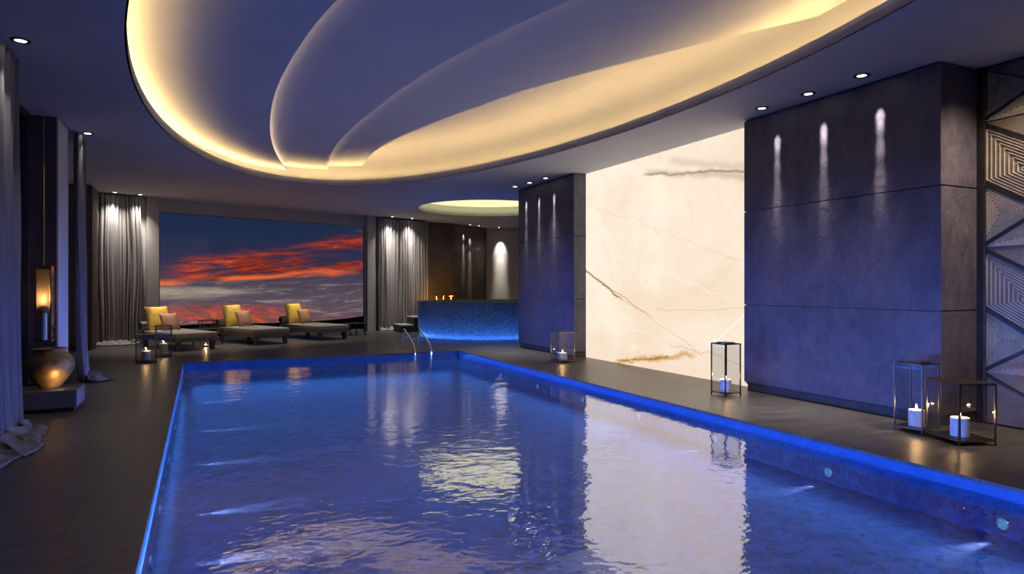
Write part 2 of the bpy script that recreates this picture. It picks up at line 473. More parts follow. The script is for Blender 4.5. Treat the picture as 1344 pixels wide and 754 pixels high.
# pool basin: floor, walls, band tiles
pool = thing('swimming_pool', 'long rectangular swimming pool lined with blue mosaic between the dark stone decks', 'pool', ((PX0 + PX1) / 2, (PY0 + PY1) / 2, FZ))
def rel(o, root):
    o.location = -Vector(root.location); return o
T = .12
rel(link('basin_floor', BX(PX0 - T, PX1 + T, PY0 - T, PY1 + T, FZ - .1, FZ), M['mosaic'], pool), pool)
zb = -.14
for a in ((PX0 - T, PX0, PY0 - T, PY1 + T), (PX1, PX1 + T, PY0 - T, PY1 + T), (PX0, PX1, PY1, PY1 + T), (PX0, PX1, PY0 - T, PY0)):
    rel(link('basin_wall', BX(*a, FZ, zb), M['wallmosaic'], pool), pool)
    rel(link('waterline_band', BX(*a, zb, -.03), M['band'], pool), pool)
# thin stone lip shading the led line
wt = link('pool_water', rect_with_holes([(PX0, PY0), (PX1, PY0), (PX1, PY1), (PX0, PY1)], [], WZ), M['water'])
tag(wt, 'still blue pool water with gentle ripples filling the swimming pool', 'water', kind='stuff')

# ------------------------------------------------------------ ceiling
EC, EA, EB, ER = (2.636, 8.319), 7.798, 3.335, 0.03637
def ell(off=0, n=160):
    r = []
    for i in range(n):
        a = 2 * PI * i / n
        x, y = (EB + off) * math.cos(a), (EA + off) * math.sin(a)
        # major axis nearly along +Y, tilted a touch
        r.append((EC[0] + x * math.cos(ER) - y * math.sin(ER) * 1.0, EC[1] + x * math.sin(ER) + y * math.cos(ER)))
    return r
CC, CR = (8.03, 18.9), 2.12
def circ(rad, n=72): return [(CC[0] + rad * math.cos(2 * PI * i / n), CC[1] + rad * math.sin(2 * PI * i / n)) for i in range(n)]
bm = rect_with_holes(OUTLINE, [ell(), circ(CR)], CH)
extrude_up(bm, .08)
ceil = link('ceiling', bm, M['plaster']); tag(ceil, kind='structure')
def band(name, inner, outer, z0, z1, mat, parent):
    """closed wall between two loops"""
    bm = bmesh.new(); n = len(inner)
    A = [bm.verts.new((x, y, z0)) for x, y in inner]; B = [bm.verts.new((x, y, z1)) for x, y in inner]
    C = [bm.verts.new((x, y, z1)) for x, y in outer]; D = [bm.verts.new((x, y, z0)) for x, y in outer]
    for i in range(n):
        j = (i + 1) % n
        bm.faces.new((A[i], A[j], B[j], B[i])); bm.faces.new((B[i], B[j], C[j], C[i])); bm.faces.new((C[i], C[j], D[j], D[i])); bm.faces.new((D[i], D[j], A[j], A[i]))
    return link(name, bm, mat, parent)
LIP = 4.05
band('cove_lip', ell(), ell(.02), CH, LIP, M['plaster'], ceil)
bm = bmesh.new(); prv = None
for off, z in ((.12, CH + .075), (.26, CH + .075), (.27, 4.2), (.27, 4.40), (.24, 4.52), (.17, 4.62), (.05, 4.70), (-.12, 4.75), (-.35, 4.765)):
    ring = [bm.verts.new((x, y, z)) for x, y in ell(off)]
    if prv:
        for i in range(len(ring)): j = (i + 1) % len(ring); bm.faces.new((prv[i], prv[j], ring[j], ring[i]))
    prv = ring
link('cove_curved_wall', bm, M['layer'], ceil, smooth=True)
band('round_cove_lip', circ(CR), circ(CR + .02), CH, 4.08, M['plaster'], ceil)
band('round_cove_wall', circ(CR + .25), circ(CR + .29), CH + .07, 4.32, M['plaster'], ceil)
ZA, ZB, ZC, ZD = 4.23, 4.33, 4.42, 4.76
c2 = [un(u, v, ZA) for u, v in [(443, 0), (408, 40), (380, 82), (360, 125), (354, 165), (358, 192), (366, 210), (378, 226)]]
c3 = [un(u, v, ZB) for u, v in [(750, 0), (680, 32), (600, 72), (540, 108), (490, 145), (455, 175), (440, 193), (430, 213)]]
c4 = [un(u, v, ZC) for u, v in [(1145, 0), (1060, 25), (950, 50), (800, 88), (700, 115), (620, 142), (560, 165), (520, 182), (490, 200)]]
c2 = [Vector((3.4, -.3)), Vector((2.4, 2.0)), Vector((1.6, 4.4))] + c2 + [Vector((2.15, 17.2))]
c3 = [Vector((5.6, -.3)), Vector((4.6, 2.0)), Vector((3.85, 4.0))] + c3 + [Vector((2.9, 17.0))]
c4 = [Vector((7.0, -.3)), Vector((6.7, 2.2))] + c4 + [Vector((3.45, 15.2)), Vector((3.6, 17.0))]
def spline(pts, k=8):
    out = []
    P_ = [pts[0] * 2 - pts[1]] + pts + [pts[-1] * 2 - pts[-2]]
    for i in range(1, len(P_) - 2):
        p0, p1, p2, p3 = P_[i - 1:i + 3]
        for j in range(k):
            t = j / k
            out.append(.5 * ((2 * p1) + (p2 - p0) * t + (2 * p0 - 5 * p1 + 4 * p2 - p3) * t * t + (3 * p1 - p0 - 3 * p2 + p3) * t ** 3))
    out.append(pts[-1]); return out
def smooth_curve(pts, it=3):
    for _ in range(it):
        pts = [pts[0]] + [(pts[i - 1] + pts[i] * 2 + pts[i + 1]) / 4 for i in range(1, len(pts) - 1)] + [pts[-1]]
    return pts
def slab(cur, z, th, name):
    cur = smooth_curve(spline(cur), 6)
    poly = [(p.x, p.y) for p in cur] + [(-1.3, 17.3), (-1.3, -.6)]
    bm = bmesh.new(); prism(bm, poly, z, z + th)
    link(name, bm, M['layer'], ceil)
    return cur
k2 = slab(c2, ZA, .03, 'ceiling_leaf'); k3 = slab(c3, ZB, .02, 'ceiling_leaf'); k4 = slab(c4, ZC, ZD - ZC, 'ceiling_leaf')
link('ceiling_crown', BX(-1.3, 6.7, -.4, 17.2, ZD, ZD + .04), M['layer'], ceil)
# led ribbons
def ribbon(name, path, closed, w, tilt, mat, parent, inward=None):
    bm = bmesh.new(); n = len(path); pr = []
    for i, p in enumerate(path):
        a = path[(i - 1) % n] if (closed or i) else p; b = path[(i + 1) % n] if (closed or i < n - 1) else p
        d = (Vector((b[0], b[1])) - Vector((a[0], a[1]))).normalized(); nn = Vector((-d.y, d.x))
        c, s = math.cos(tilt), math.sin(tilt)
        lo = Vector((p[0], p[1], p[2])); hi = lo + Vector((nn.x * c, nn.y * c, s)) * w
        pr.append((bm.verts.new(lo), bm.verts.new(hi)))
    for i in range(n if closed else n - 1):
        j = (i + 1) % n; bm.faces.new((pr[i][0], pr[j][0], pr[j][1], pr[i][1]))
    return link(name, bm, mat, parent)
M['led'] = emit('warm_led_strip', (1.0, .66, .25), 52)
M['led_small'] = emit('warm_led_tape', (1.0, .70, .42), 16)
ribbon('led_strip', [(x, y, 4.008) for x, y in ell(.13)], True, .035, PI * .5 + .9, M['led'], ceil)
ribbon('led_strip', [(p.x - .06, p.y, ZA + .036) for p in k2[4:]], False, .02, .15, M['led_small'], ceil)
M['led_faint'] = emit('warm_led_tape_dim', (1.0, .70, .45), 14)
ribbon('led_strip', [(p.x - .06, p.y, ZB + .036) for p in k3[4:]], False, .018, .15, M['led_faint'], ceil)
M['disc'] = emit('yellow_cove_glow', lin(255, 246, 184), 1.15)  # cove light of the round recess put into an evenly emissive disc
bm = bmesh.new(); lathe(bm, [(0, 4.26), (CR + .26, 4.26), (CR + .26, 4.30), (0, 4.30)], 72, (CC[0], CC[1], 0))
tag(link('cove_glow_disc', bm, M['disc']), 'round pale yellow ceiling recess above the raised tub, cove glow as an emissive disc', 'ceiling light')

# ------------------------------------------------------------ shell walls
def wallseg(bm, p, q, z0, z1, th):
    p = Vector(p); q = Vector(q); d = (q - p).normalized(); n = Vector((-d.y, d.x)) * th
    prism(bm, [tuple(p), tuple(q), tuple(q + n), tuple(p + n)], z0, z1)
bm = BX(RX0 - .15, RX0, RY0, RY1, 0, CH); tag(link('wall_left', bm, M['wallplaster']), kind='structure')
bm = BX(RX0, RX1, RY0 - .15, RY0, 0, CH); tag(link('wall_rear', bm, M['wallplaster']), kind='structure')
# angled window wall
bm = bmesh.new()
WX0, WX1, WZ0, WZ1 = -1.02, 5.02, .08, 3.55
wallseg(bm, (RX0, wallY(RX0)), (WX0, wallY(WX0)), 0, CH, .3)
wallseg(bm, (WX1, wallY(WX1)), (7.49, wallY(7.49)), 0, CH, .05)
wallseg(bm, (WX0, wallY(WX0)), (WX1, wallY(WX1)), WZ1, CH, .06)
wallseg(bm, (WX0, wallY(WX0)), (WX1, wallY(WX1)), 0, WZ0, .3)
tag(link('wall_back', bm, M['wallplaster']), kind='structure')
wang = math.atan(.344)
win = thing('window_1', 'wide glass window in the angled end wall showing a red sunset', 'window', (WX0, wallY(WX0), 0), wang); win['kind'] = 'structure'
del win['label']; del win['category']
WL = math.hypot(WX1 - WX0, wallY(WX1) - wallY(WX0))
bm = bmesh.new(); box(bm, 0, WL, .02, .026, WZ0 + .01, WZ1 - .01); link('pane', bm, M['winglass'], win)
bm = bmesh.new()
box(bm, 0, WL, .01, .04, WZ0, WZ0 + .015); box(bm, 0, WL, .01, .04, WZ1 - .015, WZ1); box(bm, 0, .015, .01, .04, WZ0 + .015, WZ1 - .015); box(bm, WL - .015, WL, .01, .04, WZ0 + .015, WZ1 - .015)
link('window_frame', bm, M['darkmetal'], win)
# column to the right of the window
bm = BX(0, .34, -.16, .0, 0, CH, bev=.01)
o = link('trim_1', bm, M['wallplaster'], loc=(5.05, wallY(5.05), 0), rotz=wang); o['kind'] = 'structure'
bm = BX(0, .30, -.12, .0, 0, CH, bev=.01)
o = link('trim_2', bm, M['wallplaster'], loc=(-1.34, wallY(-1.34), 0), rotz=wang); o['kind'] = 'structure'
# recess behind the tub
bm = bmesh.new()
wallseg(bm, (10.7, 25.26), (14.2, 23.2), 0, CH, .3)
tag(link('wall_alcove', bm, M['wallplaster']), kind='structure')
bm = BX(RX1, RX1 + .15, RY0, RY1, 0, CH); tag(link('wall_right', bm, M['wallplaster']), kind='structure')
bm = BX(7.97, RX1, 14.6, 14.75, 0, CH); tag(link('wall_partition', bm, M['wallplaster']), kind='structure')

# ------------------------------------------------------------ stone piers
def pier(x0, x1, y0, y1, label, mat_face, group=None, zs=(.12, 1.24, 2.59, CH - .012), plinth=True, xdir=-1):
    t = thing('stone_pier', label, 'pillar', ((x0 + x1) / 2, (y0 + y1) / 2, 0), group=group)
    g = .006
    for z0, z1 in zip(zs, zs[1:]):
        rel(link('stone_panel', BX(x0, x1, y0, y1, z0 + g, z1 - g, bev=.004, seg=1), mat_face, t), t)
    rel(link('joint_core', BX(x0 + .02, x1 - .02, y0 + .02, y1 - .02, .1, CH - .008), M['dark'], t), t)
    rel(link('plinth', BX(x0 + .04, x1 - .04, y0 + .03, y1 - .03, 0, zs[0]), M['plinth'], t), t)
    return t
pier(7.15, 7.82, 4.455, 7.29, 'large dark stone pier on the right with three spotlit streaks, beside the patterned metal screen', M['stone'])
pier(7.15, 7.95, 12.15, 14.85, 'smaller dark stone pier between the glowing onyx wall and the raised tub', M['stone'])
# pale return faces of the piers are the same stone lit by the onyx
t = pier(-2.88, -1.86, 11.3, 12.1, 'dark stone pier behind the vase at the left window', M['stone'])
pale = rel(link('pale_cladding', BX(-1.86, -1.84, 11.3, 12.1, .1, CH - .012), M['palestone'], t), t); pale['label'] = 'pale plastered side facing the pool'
pier(-2.88, -2.32, 18.4, 19.35, 'rough brown stone pier between the two left curtains', M['stone_rough'])

# onyx wall
ox = thing('onyx_wall_panel', 'tall backlit cream onyx wall with gold and brown veins between the two dark piers', 'wall panel', (7.5, 9.72, 0))
rel(link('onyx_slab', BX(7.45, 7.49, 7.29, 12.15, .0, CH - .005), M['onyx'], ox), ox)
rel(link('backing_frame', BX(7.49, 7.7, 7.30, 12.14, .0, CH - .005), M['dark'], ox), ox)

# panels behind the tub
def spanel(p, q, mat, label, zs=(0.02, 1.24, 2.59, CH - .012), th=.3):
    c = (Vector(p) + Vector(q)) / 2
    t = thing('stone_wall_panel', label, 'wall panel', (c.x, c.y, 0))
    for z0, z1 in zip(zs, zs[1:]):
        bm = bmesh.new(); wallseg(bm, p, q, z0 + .006, z1 - .006, th); rel(link('stone_panel', bm, mat, t), t)
    bm = bmesh.new(); d = (Vector(q) - Vector(p)).normalized(); n = Vector((-d.y, d.x)) * .02
    wallseg(bm, Vector(p) + n + d * .01, Vector(q) + n - d * .01, 0, CH, th - .04); rel(link('joint_core', bm, M['dark'], t), t)
spanel((7.49, 23.62), (8.66, 23.80), M['stone_warm'], 'dark brown stone wall panel behind the candles, next to the right-hand curtain')
spanel((8.67, 23.80), (10.7, 25.26), M['stone_warm'], 'brown stone wall panel with two light streaks beside the pale wall')

# ------------------------------------------------------------ metal screen
def screen():
    t = thing('metal_screen', 'bronze screen of nested diagonal ribs and dark bars beside the large stone pier', 'screen', (7.85, 3.0, 0))
    YB = 4.44
    def P3(s, z, dx=0): return Vector((7.82 - dx, YB - s, z))
    rel(link('backing_panel', BX(7.83, 7.87, 1.0, 4.45, .0, CH - .005), M['screenback'], t), t)
    bars = bmesh.new(); ribs = bmesh.new()
    def strip(bm, a, b, w, dep):
        d = Vector((b[0] - a[0], b[1] - a[1])); L = d.length
        if L < 1e-4: return
        d /= L; n = Vector((-d.y, d.x)) * w / 2
        q = [(a[0] + n.x, a[1] + n.y), (b[0] + n.x, b[1] + n.y), (b[0] - n.x, b[1] - n.y), (a[0] - n.x, a[1] - n.y)]
        f = [bm.verts.new(P3(s, min(max(z, .01), CH - .01), dep)) for s, z in q]; k = [bm.verts.new(P3(s, min(max(z, .01), CH - .01), -.012)) for s, z in q]
        bm.faces.new(f)
        for i in range(4): bm.faces.new((f[i], f[(i + 1) % 4], k[(i + 1) % 4], k[i]))
    # triangular lattice: columns w wide, nodes every h; gives V and diamond cells
    w, h = 1.16, 1.35
    cells = []
    for ci in range(3):
        for k in range(-1, 4):
            s0 = ci * w; z0 = .56 + k * 1.38
            m = 1 if ci % 2 == 0 else -1
            sA, sB = (s0, s0 + w) if m == 1 else (s0 + w, s0)
            # left nodes
            n0, n1, n2 = (sA, z0), (sA, z0 + .73), (sA, z0 + 1.38)
            r0 = (sB, z0 + .69 - .67 + 0.01); r1 = (sB, z0 + 1.38)
            mid = (sA + (sB - sA) * .5, z0 + .36)
            bar = [(n0, (sB, z0 + .70)), (n1, (sB, z0 + .02)), (n2, (sB, z0 + .72))]
            for a, b in bar: strip(bars, a, b, .036, .02)
            cells += [[n0, mid, n1], [n1, (sA + (sB - sA) * .5, z0 + .37), (sB, z0 + .70), n2], [n0, (sB, z0 + .02), mid], [(sB, z0 + .02), mid, (sB, z0 + .70)]]
    for poly in cells:
        cx = sum(p[0] for p in poly) / len(poly); cz = sum(p[1] for p in poly) / len(poly)
        N = 10
        for i in range(N):
            f = 1 - (i + .5) / N
            q = [(cx + (p[0] - cx) * f, cz + (p[1] - cz) * f) for p in poly]
            for a, b in zip(q, q[1:] + q[:1]):
                if max(a[1], b[1]) > CH - .03 or min(a[1], b[1]) < .03: continue
                strip(ribs, a, b, .006, .008)
    rel(link('lattice_bars', bars, M['darkmetal'], t), t)
    rel(link('fine_ribs', ribs, M['ribmetal'], t), t)
    rel(link('edge_frame', BX(7.77, 7.86, 4.405, 4.45, 0, CH - .005), M['darkmetal'], t), t)
    rel(link('bright_edge', BX(7.795, 7.86, 4.38, 4.403, 0.02, CH - .03), M['bronze'], t), t)
M['screenback'] = pbr('smoked_bronze_panel', (.20, .17, .13), .35, .5, nscale=3, namt=.25)
M['ribmetal'] = pbr('satin_bronze_rib', (.60, .52, .40), .45, .5, nscale=9, namt=.15)
screen()

# ------------------------------------------------------------ left window niche
w2 = bpy.data.objects.new('window_2', None); COL.objects.link(w2); w2.location = (-2.2, 8.0, 0); w2['kind'] = 'structure'
rel(link('pane', BX(-2.2, -2.19, 5.0, 11.27, .1, CH - .1), M['smokeglass'], w2), w2)
bm = bmesh.new()
box(bm, -2.24, -2.16, 5.0, 11.29, 0, .1); box(bm, -2.24, -2.16, 5.0, 11.29, CH - .1, CH)
for y in (5.0, 7.9, 9.9): box(bm, -2.24, -2.16, y, y + .05, .1, CH - .1)
rel(link('window_frame', bm, M['darkmetal'], w2), w2)
bm = BX(-2.9, -1.86, 2.0, 6.2, 0, CH); tag(link('wall_left_near', bm, M['wallplaster']), kind='structure')

# ------------------------------------------------------------ curtains
def curtain(p, q, nx, folds, amp, label, mat, z1=CH - .03, flare=0, pud=.25, name='curtain', seed=1, pudside=1, group=None, squeeze=0, yflare=0):
    """nx: unit vector towards the room. The cloth hangs p->q, then spills on the floor"""
    p = Vector((*p, 0)); q = Vector((*q, 0)); nx = Vector((*nx, 0))
    rnd = random.Random(seed)
    L = (q - p).length; d = (q - p) / L
    NU, NV, NP = folds * 12, 34, 12
    ph = [rnd.uniform(-.5, .5) for _ in range(folds + 2)]; am = [rnd.uniform(.55, 1.25) for _ in range(folds + 2)]
    def fold(s, hgt):
        f = s * folds; i = int(f); fr = f - i
        a = am[i] * (1 - fr) + am[min(i + 1, folds + 1)] * fr
        w = math.sin(2 * PI * (f + .25 * math.sin(ph[i] * 6 + f * 1.3) + .10 * math.sin(hgt * 1.7 + i)))
        w2_ = .35 * math.sin(2 * PI * f * 2.3 + ph[i] * 9 + hgt * .8)
        return amp * a * (w + w2_)
    bm = bmesh.new(); rows = []
    for j in range(NV + 1):
        v = j / NV; z = z1 * (1 - v) + .035 * v; row = []
        hgt = z; low = max(0, 1 - z / 1.6)
        for i in range(NU + 1):
            s = i / NU
            so = .5 + (s - .5) * (1 - squeeze * math.sin(PI * min(1, v * 1.1)) ** 2)
            x = p + d * (so * L + yflare * low ** 3 * (s))
            off = fold(s, hgt) * (.75 + .25 * v) + flare * low ** 2.5
            x = x + nx * (off + .08); x.z = z
            row.append(bm.verts.new(x))
        rows.append(row)
    base = [v.co.copy() for v in rows[-1]]
    K = 14; soft = []
    for i in range(NU + 1):
        w = base[max(0, i - K):i + K + 1]; soft.append(sum(w, Vector()) / len(w))
    for j in range(1, NP + 1):
        r = j / NP; row = []
        for i in range(NU + 1):
            s = i / NU; env = (math.sin(PI * min(max(s, 0), 1)) ** .5) * .75 + .25
            out = pud * r * env * (1 + .10 * math.sin(s * folds * 1.1 + 1))
            b = base[i].lerp(soft[i], min(1, r * 1.6)); x = b + nx * out + d * (.06 * math.sin(r * 5 + i * .2))
            hump = .5 + .5 * math.sin(r * 7.5 + 1.7 * math.sin(s * folds * PI * .9))
            x.z = .014 + (.085 * hump * (1 - r) ** .7) * (1 if r < 1 else 0) + .03 * (1 - r)
            x.z += .010 * math.sin(i * .55 + r * 9 + s * 5) * (1 - r * .6)
            x.z = max(x.z, .008)
            row.append(bm.verts.new(x))
        rows.append(row)
    for A, B in zip(rows, rows[1:]):
        for i in range(NU): bm.faces.new((A[i], A[i + 1], B[i + 1], B[i]))
    o = link(name, bm, mat, smooth=True)
    md = o.modifiers.new('cloth_thickness', 'SOLIDIFY'); md.thickness = .006; md.offset = 1
    return tag(o, label, 'curtain', group)
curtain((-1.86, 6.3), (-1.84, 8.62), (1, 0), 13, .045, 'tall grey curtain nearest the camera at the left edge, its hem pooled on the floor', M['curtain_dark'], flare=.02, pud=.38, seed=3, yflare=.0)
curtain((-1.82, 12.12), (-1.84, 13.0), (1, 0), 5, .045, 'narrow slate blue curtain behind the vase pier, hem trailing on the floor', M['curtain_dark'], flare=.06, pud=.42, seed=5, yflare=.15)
nw = Vector((.344, -1)).normalized()
def wp(x, off=.0): return (x + nw.x * off, wallY(x) + nw.y * off)
curtain(wp(-2.55, .12), wp(-1.52, .12), nw, 10, .05, 'grey curtain drawn back at the left of the sunset window, beside the rough brown pier', M['curtain'], seed=9, pud=.3, z1=CH - .05, squeeze=-.12)
curtain(wp(5.42, .10), wp(7.44, .10), nw, 17, .065, 'grey curtain with bright folds at the right of the sunset window, beside the steps', M['curtain'], seed=12, pud=.18, z1=CH - .05, squeeze=0)

# ------------------------------------------------------------ raised tub, platform, steps
def tub():
    t = thing('raised_tub', 'round raised mosaic tub glowing blue beneath the yellow ceiling disc', 'hot tub', (CC[0], CC[1], 0))
    R = 2.15
    bm = bmesh.new(); lathe(bm, [(0, 0), (R - .06, 0), (R - .045, .02), (R, 1.05), (R, 1.08), (R - .22, 1.08), (R - .22, 1.0), (R - .24, .35), (0, .35)], 96)
    link('shell', bm, M['tub'], t, smooth=False)
    bm = bmesh.new(); lathe(bm, [(0, 1.02), (R - .221, 1.02)], 96); o = link('tub_water', bm, M['water'], t)
tub()
pf = thing('raised_platform', 'dark stone platform behind the round tub', 'platform', (9.5, 22.4, 0))
bm = bmesh.new(); prism(bm, [(6.9, 21.25), (10.4, 21.25), (10.4, 24.7), (8.75, 23.6), (7.95, 23.5), (7.75, 22.6), (7.0, 22.35)], 0, .98); rel(link('platform_body', bm, M['plinth'], pf), pf)
bm = bmesh.new(); prism(bm, [(6.88, 21.23), (10.4, 21.23), (10.4, 24.7), (8.75, 23.6), (7.95, 23.5), (7.75, 22.6), (6.98, 22.35)], .98, 1.02); rel(link('platform_top', bm, M['deck'], pf), pf)
for x0, x1, z, lab in ((5.95, 6.42, .25, 'lowest dark stone step leading up to the raised tub'), (6.42, 6.88, .51, 'second dark stone step leading up to the raised tub')):
    s = thing('stone_step', lab, 'step', ((x0 + x1) / 2, 22.3, 0))
    link('step_body', BX(-(x1 - x0) / 2, (x1 - x0) / 2 + .0, -.95, -.12, 0, z - .04), M['plinth'], s)
    link('step_tread', BX(-(x1 - x0) / 2 - .01, (x1 - x0) / 2 - .012, -.97, -.12, z - .04, z), M['palestone'], s)

# handrails
hr = thing('pool_handrail', 'polished steel handrail at the far end of the pool, left one of the pair', 'handrail', (4.4, 15.2, 0), group='pool ladder handrails')
def rail_pts():
    pts = [(0, .35, 0), (0, .35, .25), (0, .34, .40), (0, .31, .47), (0, .26, .492), (0, .19, .47), (0, .1, .43), (0, -.45, .22), (0, -.56, .17), (0, -.63, .10), (0, -.66, .0), (0, -.66, FZ + .005)]
    P3 = [Vector(p) for p in pts]; return smooth_curve(spline(P3, 4), 2)
bm = bmesh.new(); tube(bm, rail_pts(), .02, 10); link('rail_tube', bm, M['chrome'], hr, smooth=True)
bm = bmesh.new(); lathe(bm, [(0, 0), (.05, 0), (.05, .012), (.02, .02)], 20, (0, .35, 0)); link('floor_flange', bm, M['chrome'], hr)
dup(hr, (4.78, 15.2, 0), 0, 'polished steel handrail at the far end of the pool, right one of the pair')

# ------------------------------------------------------------ lanterns and candles
M["plinthstone"] = pbr("grey_plinth_stone", (.15, .15, .17), .6, nscale=4, namt=.1)
M["amberglass"] = thin_glass("amber_cup_glass", (1.0, .8, .45))
def lantern(wx, wy, h, loc, rotz, label, group=None, cap='flat', metal='bronze', feet=.035):
    t = thing('candle_lantern', label, 'lantern', loc, rotz, group)
    r = .007; a, b = wx / 2, wy / 2
    bm = bmesh.new()
    for sx in (-1, 1):
        for sy in (-1, 1): box(bm, sx * a - r, sx * a + r, sy * b - r, sy * b + r, 0, h)
    for z in (feet, h - .012):
        for s in (-1, 1):
            box(bm, -a + r, a - r, s * b - r, s * b + r, z, z + .014); box(bm, s * a - r, s * a + r, -b + r, b - r, z, z + .014)
    link('frame', bm, M[metal], t)
    link('base_plate', BX(-a + r, a - r, -b + r, b - r, feet + .002, feet + .012), M[metal], t)
    for x0, x1, y0, y1 in ((-a + r, a - r, -b - .002, -b + .002), (-a + r, a - r, b - .002, b + .002), (-a - .002, -a + .002, -b + r, b - r), (a - .002, a + .002, -b + r, b - r)):
        link('glass_pane', BX(x0, x1, y0, y1, feet + .015, h - .013), M['glass'], t)
    link('top_plate', BX(-a - .004, a + .004, -b - .004, b + .004, h, h + .008) if cap == 'full' else BX(-a * .62, a * .62, -b * .62, b * .62, h + .002, h + .016), M[metal], t)
    if cap != 'full':
        bm = bmesh.new()
        for s in (-1, 1): box(bm, -a + r, a - r, s * b * .5 - .005, s * b * .5 + .005, h - .010, h + .001)
        link('cap_bars', bm, M[metal], t)
    elif cap == 'full':
        bm = bmesh.new(); tube(bm, [(-a * .45, 0, h + .008), (-a * .45, 0, h + .03), (a * .45, 0, h + .03), (a * .45, 0, h + .008)], .005, 8); link('handle', bm, M[metal], t)
    return t
CANDLE = {}
def candle(loc, r, h, label, power, group='candles in the lanterns'):
    t = thing('pillar_candle', label, 'candle', loc, 0, group)
    bm = bmesh.new(); lathe(bm, [(0, 0), (r, 0), (r, h - .004), (r - .004, h), (r * .75, h - .006), (0, h - .008)], 28); link('wax_body', bm, M['wax'], t, smooth=False)
    bm = bmesh.new(); tube(bm, [(0, 0, h - .008), (.001, 0, h + .012)], .0018, 6); link('wick', bm, M['wick'], t)
    bm = bmesh.new(); fh = .055
    lathe(bm, [(0, 0), (.006, fh * .12), (.0095, fh * .32), (.0075, fh * .58), (.003, fh * .85), (0, fh)], 14, (0, 0, h + .008)); link('flame', bm, M['flame'], t, smooth=True)
    lamp('POINT', (loc[0], loc[1], loc[2] + h + .04), power, (1, .58, .25), name='candle_glow', shadow_soft_size=.012)
    return t
LN = [ # wx, wy, h, x, y, rot, cap, label lantern, label candle
 (.34, .36, .60, 6.58, 11.62, 0, 'full', 'medium glass lantern at the foot of the smaller stone pier', 'lit white candle inside the lantern by the smaller stone pier', .085, .13),
 (.27, .27, .72, 6.60, 7.07, 0, 'flat', 'tall dark framed glass lantern in front of the onyx wall', 'lit white candle inside the lantern in front of the onyx wall', .075, .17),
 (.29, .29, .71, 6.77, 4.475, .05, 'flat', 'tall glass lantern by the large pier, behind the wide cube lantern', 'lit white candle in the tall lantern by the large pier', .075, .17),
 (.36, .44, .58, 6.71, 4.00, -.36, 'full', 'wide cube glass lantern nearest the camera on the right deck', 'lit white candle in the wide cube lantern on the right deck', .082, .18),
]
for wx, wy, h, x, y, rz, cap, l1, l2, cr, chh in LN:
    lantern(wx, wy, h, (x, y, 0), rz, l1, cap=cap, metal='darkmetal' if 'dark framed' in l1 else 'bronze')
    candle((x, y, .048), cr, chh, l2, 7)
g1 = un(191, 476.5, 0); g2 = un(214, 468.5, 0)
lantern(.36, .36, .55, (g1.x, g1.y + .18, 0), .1, 'left-hand of two glass lanterns at the far left corner of the pool, a candle inside', cap='full')
candle((g1.x, g1.y + .18, .048), .085, .17, 'lit candle in the left-hand lantern at the far left pool corner', 5)
lantern(.30, .30, .66, (g2.x, g2.y + .22, 0), .1, 'taller right-hand lantern at the far left corner of the pool, in front of the lounger', cap='full')
candle((g2.x, g2.y + .22, .048), .085, .22, 'lit candle in the right-hand lantern at the far left pool corner', 5)

# golden candle glasses behind the tub
gg = [(570 + 3, .13), (582, .2), (592, .26)]
for i, (u, hh) in enumerate(gg):
    a = (u - CX) / F; d = 22.6 / (C_ - S_ * a); x = d * (S_ + C_ * a)
    t = thing('tealight_glass', ('low', 'middle', 'tall')[i] + ' golden glass candle holder on the platform behind the tub', 'candle holder', (x, 22.6, 1.02), 0, 'candle holders behind the tub')
    w = .1 if i < 2 else .12
    bm = bmesh.new(); lathe(bm, [(0, 0), (w * .8, 0), (w, .02), (w, hh), (w - .006, hh), (w - .006, .02), (0, .015)], 24); link('glass_cup', bm, M['amberglass'] if 'amberglass' in M else M['glass'], t)
    bm = bmesh.new(); lathe(bm, [(0, .016), (.03, .016), (.03, .04), (0, .04)], 16); link('tealight', bm, M['wax'], t)
    bm = bmesh.new(); lathe(bm, [(0, .042), (.012, .055), (.014, .07), (.005, .1), (0, .11)], 12); link('flame', bm, M['flame'], t)
    lamp('POINT', (x, 22.6, 1.02 + .14), 7, (1, .6, .22), name='candle_glow', shadow_soft_size=.02)

# ------------------------------------------------------------ hanging lantern over the vase
hx, hy = -1.93, 10.85
t = thing('hanging_lantern', 'tall slim glass lantern hung on a rod at the left window above the vase', 'lantern', (hx, hy, 0))
a = .10
bm = bmesh.new()
for sx in (-1, 1):
    for sy in (-1, 1): box(bm, sx * a - .005, sx * a + .005, sy * a - .005, sy * a + .005, .76, 1.79)
for z in (.76, 1.78):
    for s in (-1, 1): box(bm, -a, a, s * a - .005, s * a + .005, z, z + .01); box(bm, s * a - .005, s * a + .005, -a, a, z, z + .01)
link('frame', bm, M['bronze'], t)
link('base_plate', BX(-a, a, -a, a, .77, .778), M['bronze'], t)
for x0, x1, y0, y1 in ((-a, a, -a - .002, -a + .002), (-a, a, a - .002, a + .002), (-a - .002, -a + .002, -a, a), (a - .002, a + .002, -a, a)):
    link('glass_pane', BX(x0, x1, y0, y1, .78, 1.78), M['glass'], t)
link('amber_sleeve', BX(-.07, .07, -.07, .07, 1.15, 1.74), M['glowglass'], t)
bm = bmesh.new(); tube(bm, [(0, 0, 1.79), (0, 0, 3.15)], .010, 8); tube(bm, [(0, 0, 3.15), (0, 0, CH)], .004, 6); link('rod', bm, M['brass'], t)
bm = bmesh.new(); box(bm, -a, a, -.006, .006, 1.785, 1.797); box(bm, -.006, .006, -a, a, 1.785, 1.797); link('hanger', bm, M['bronze'], t)
candle((hx, hy, .778), .04, .52, 'slim lit candle inside the hanging lantern', 5)

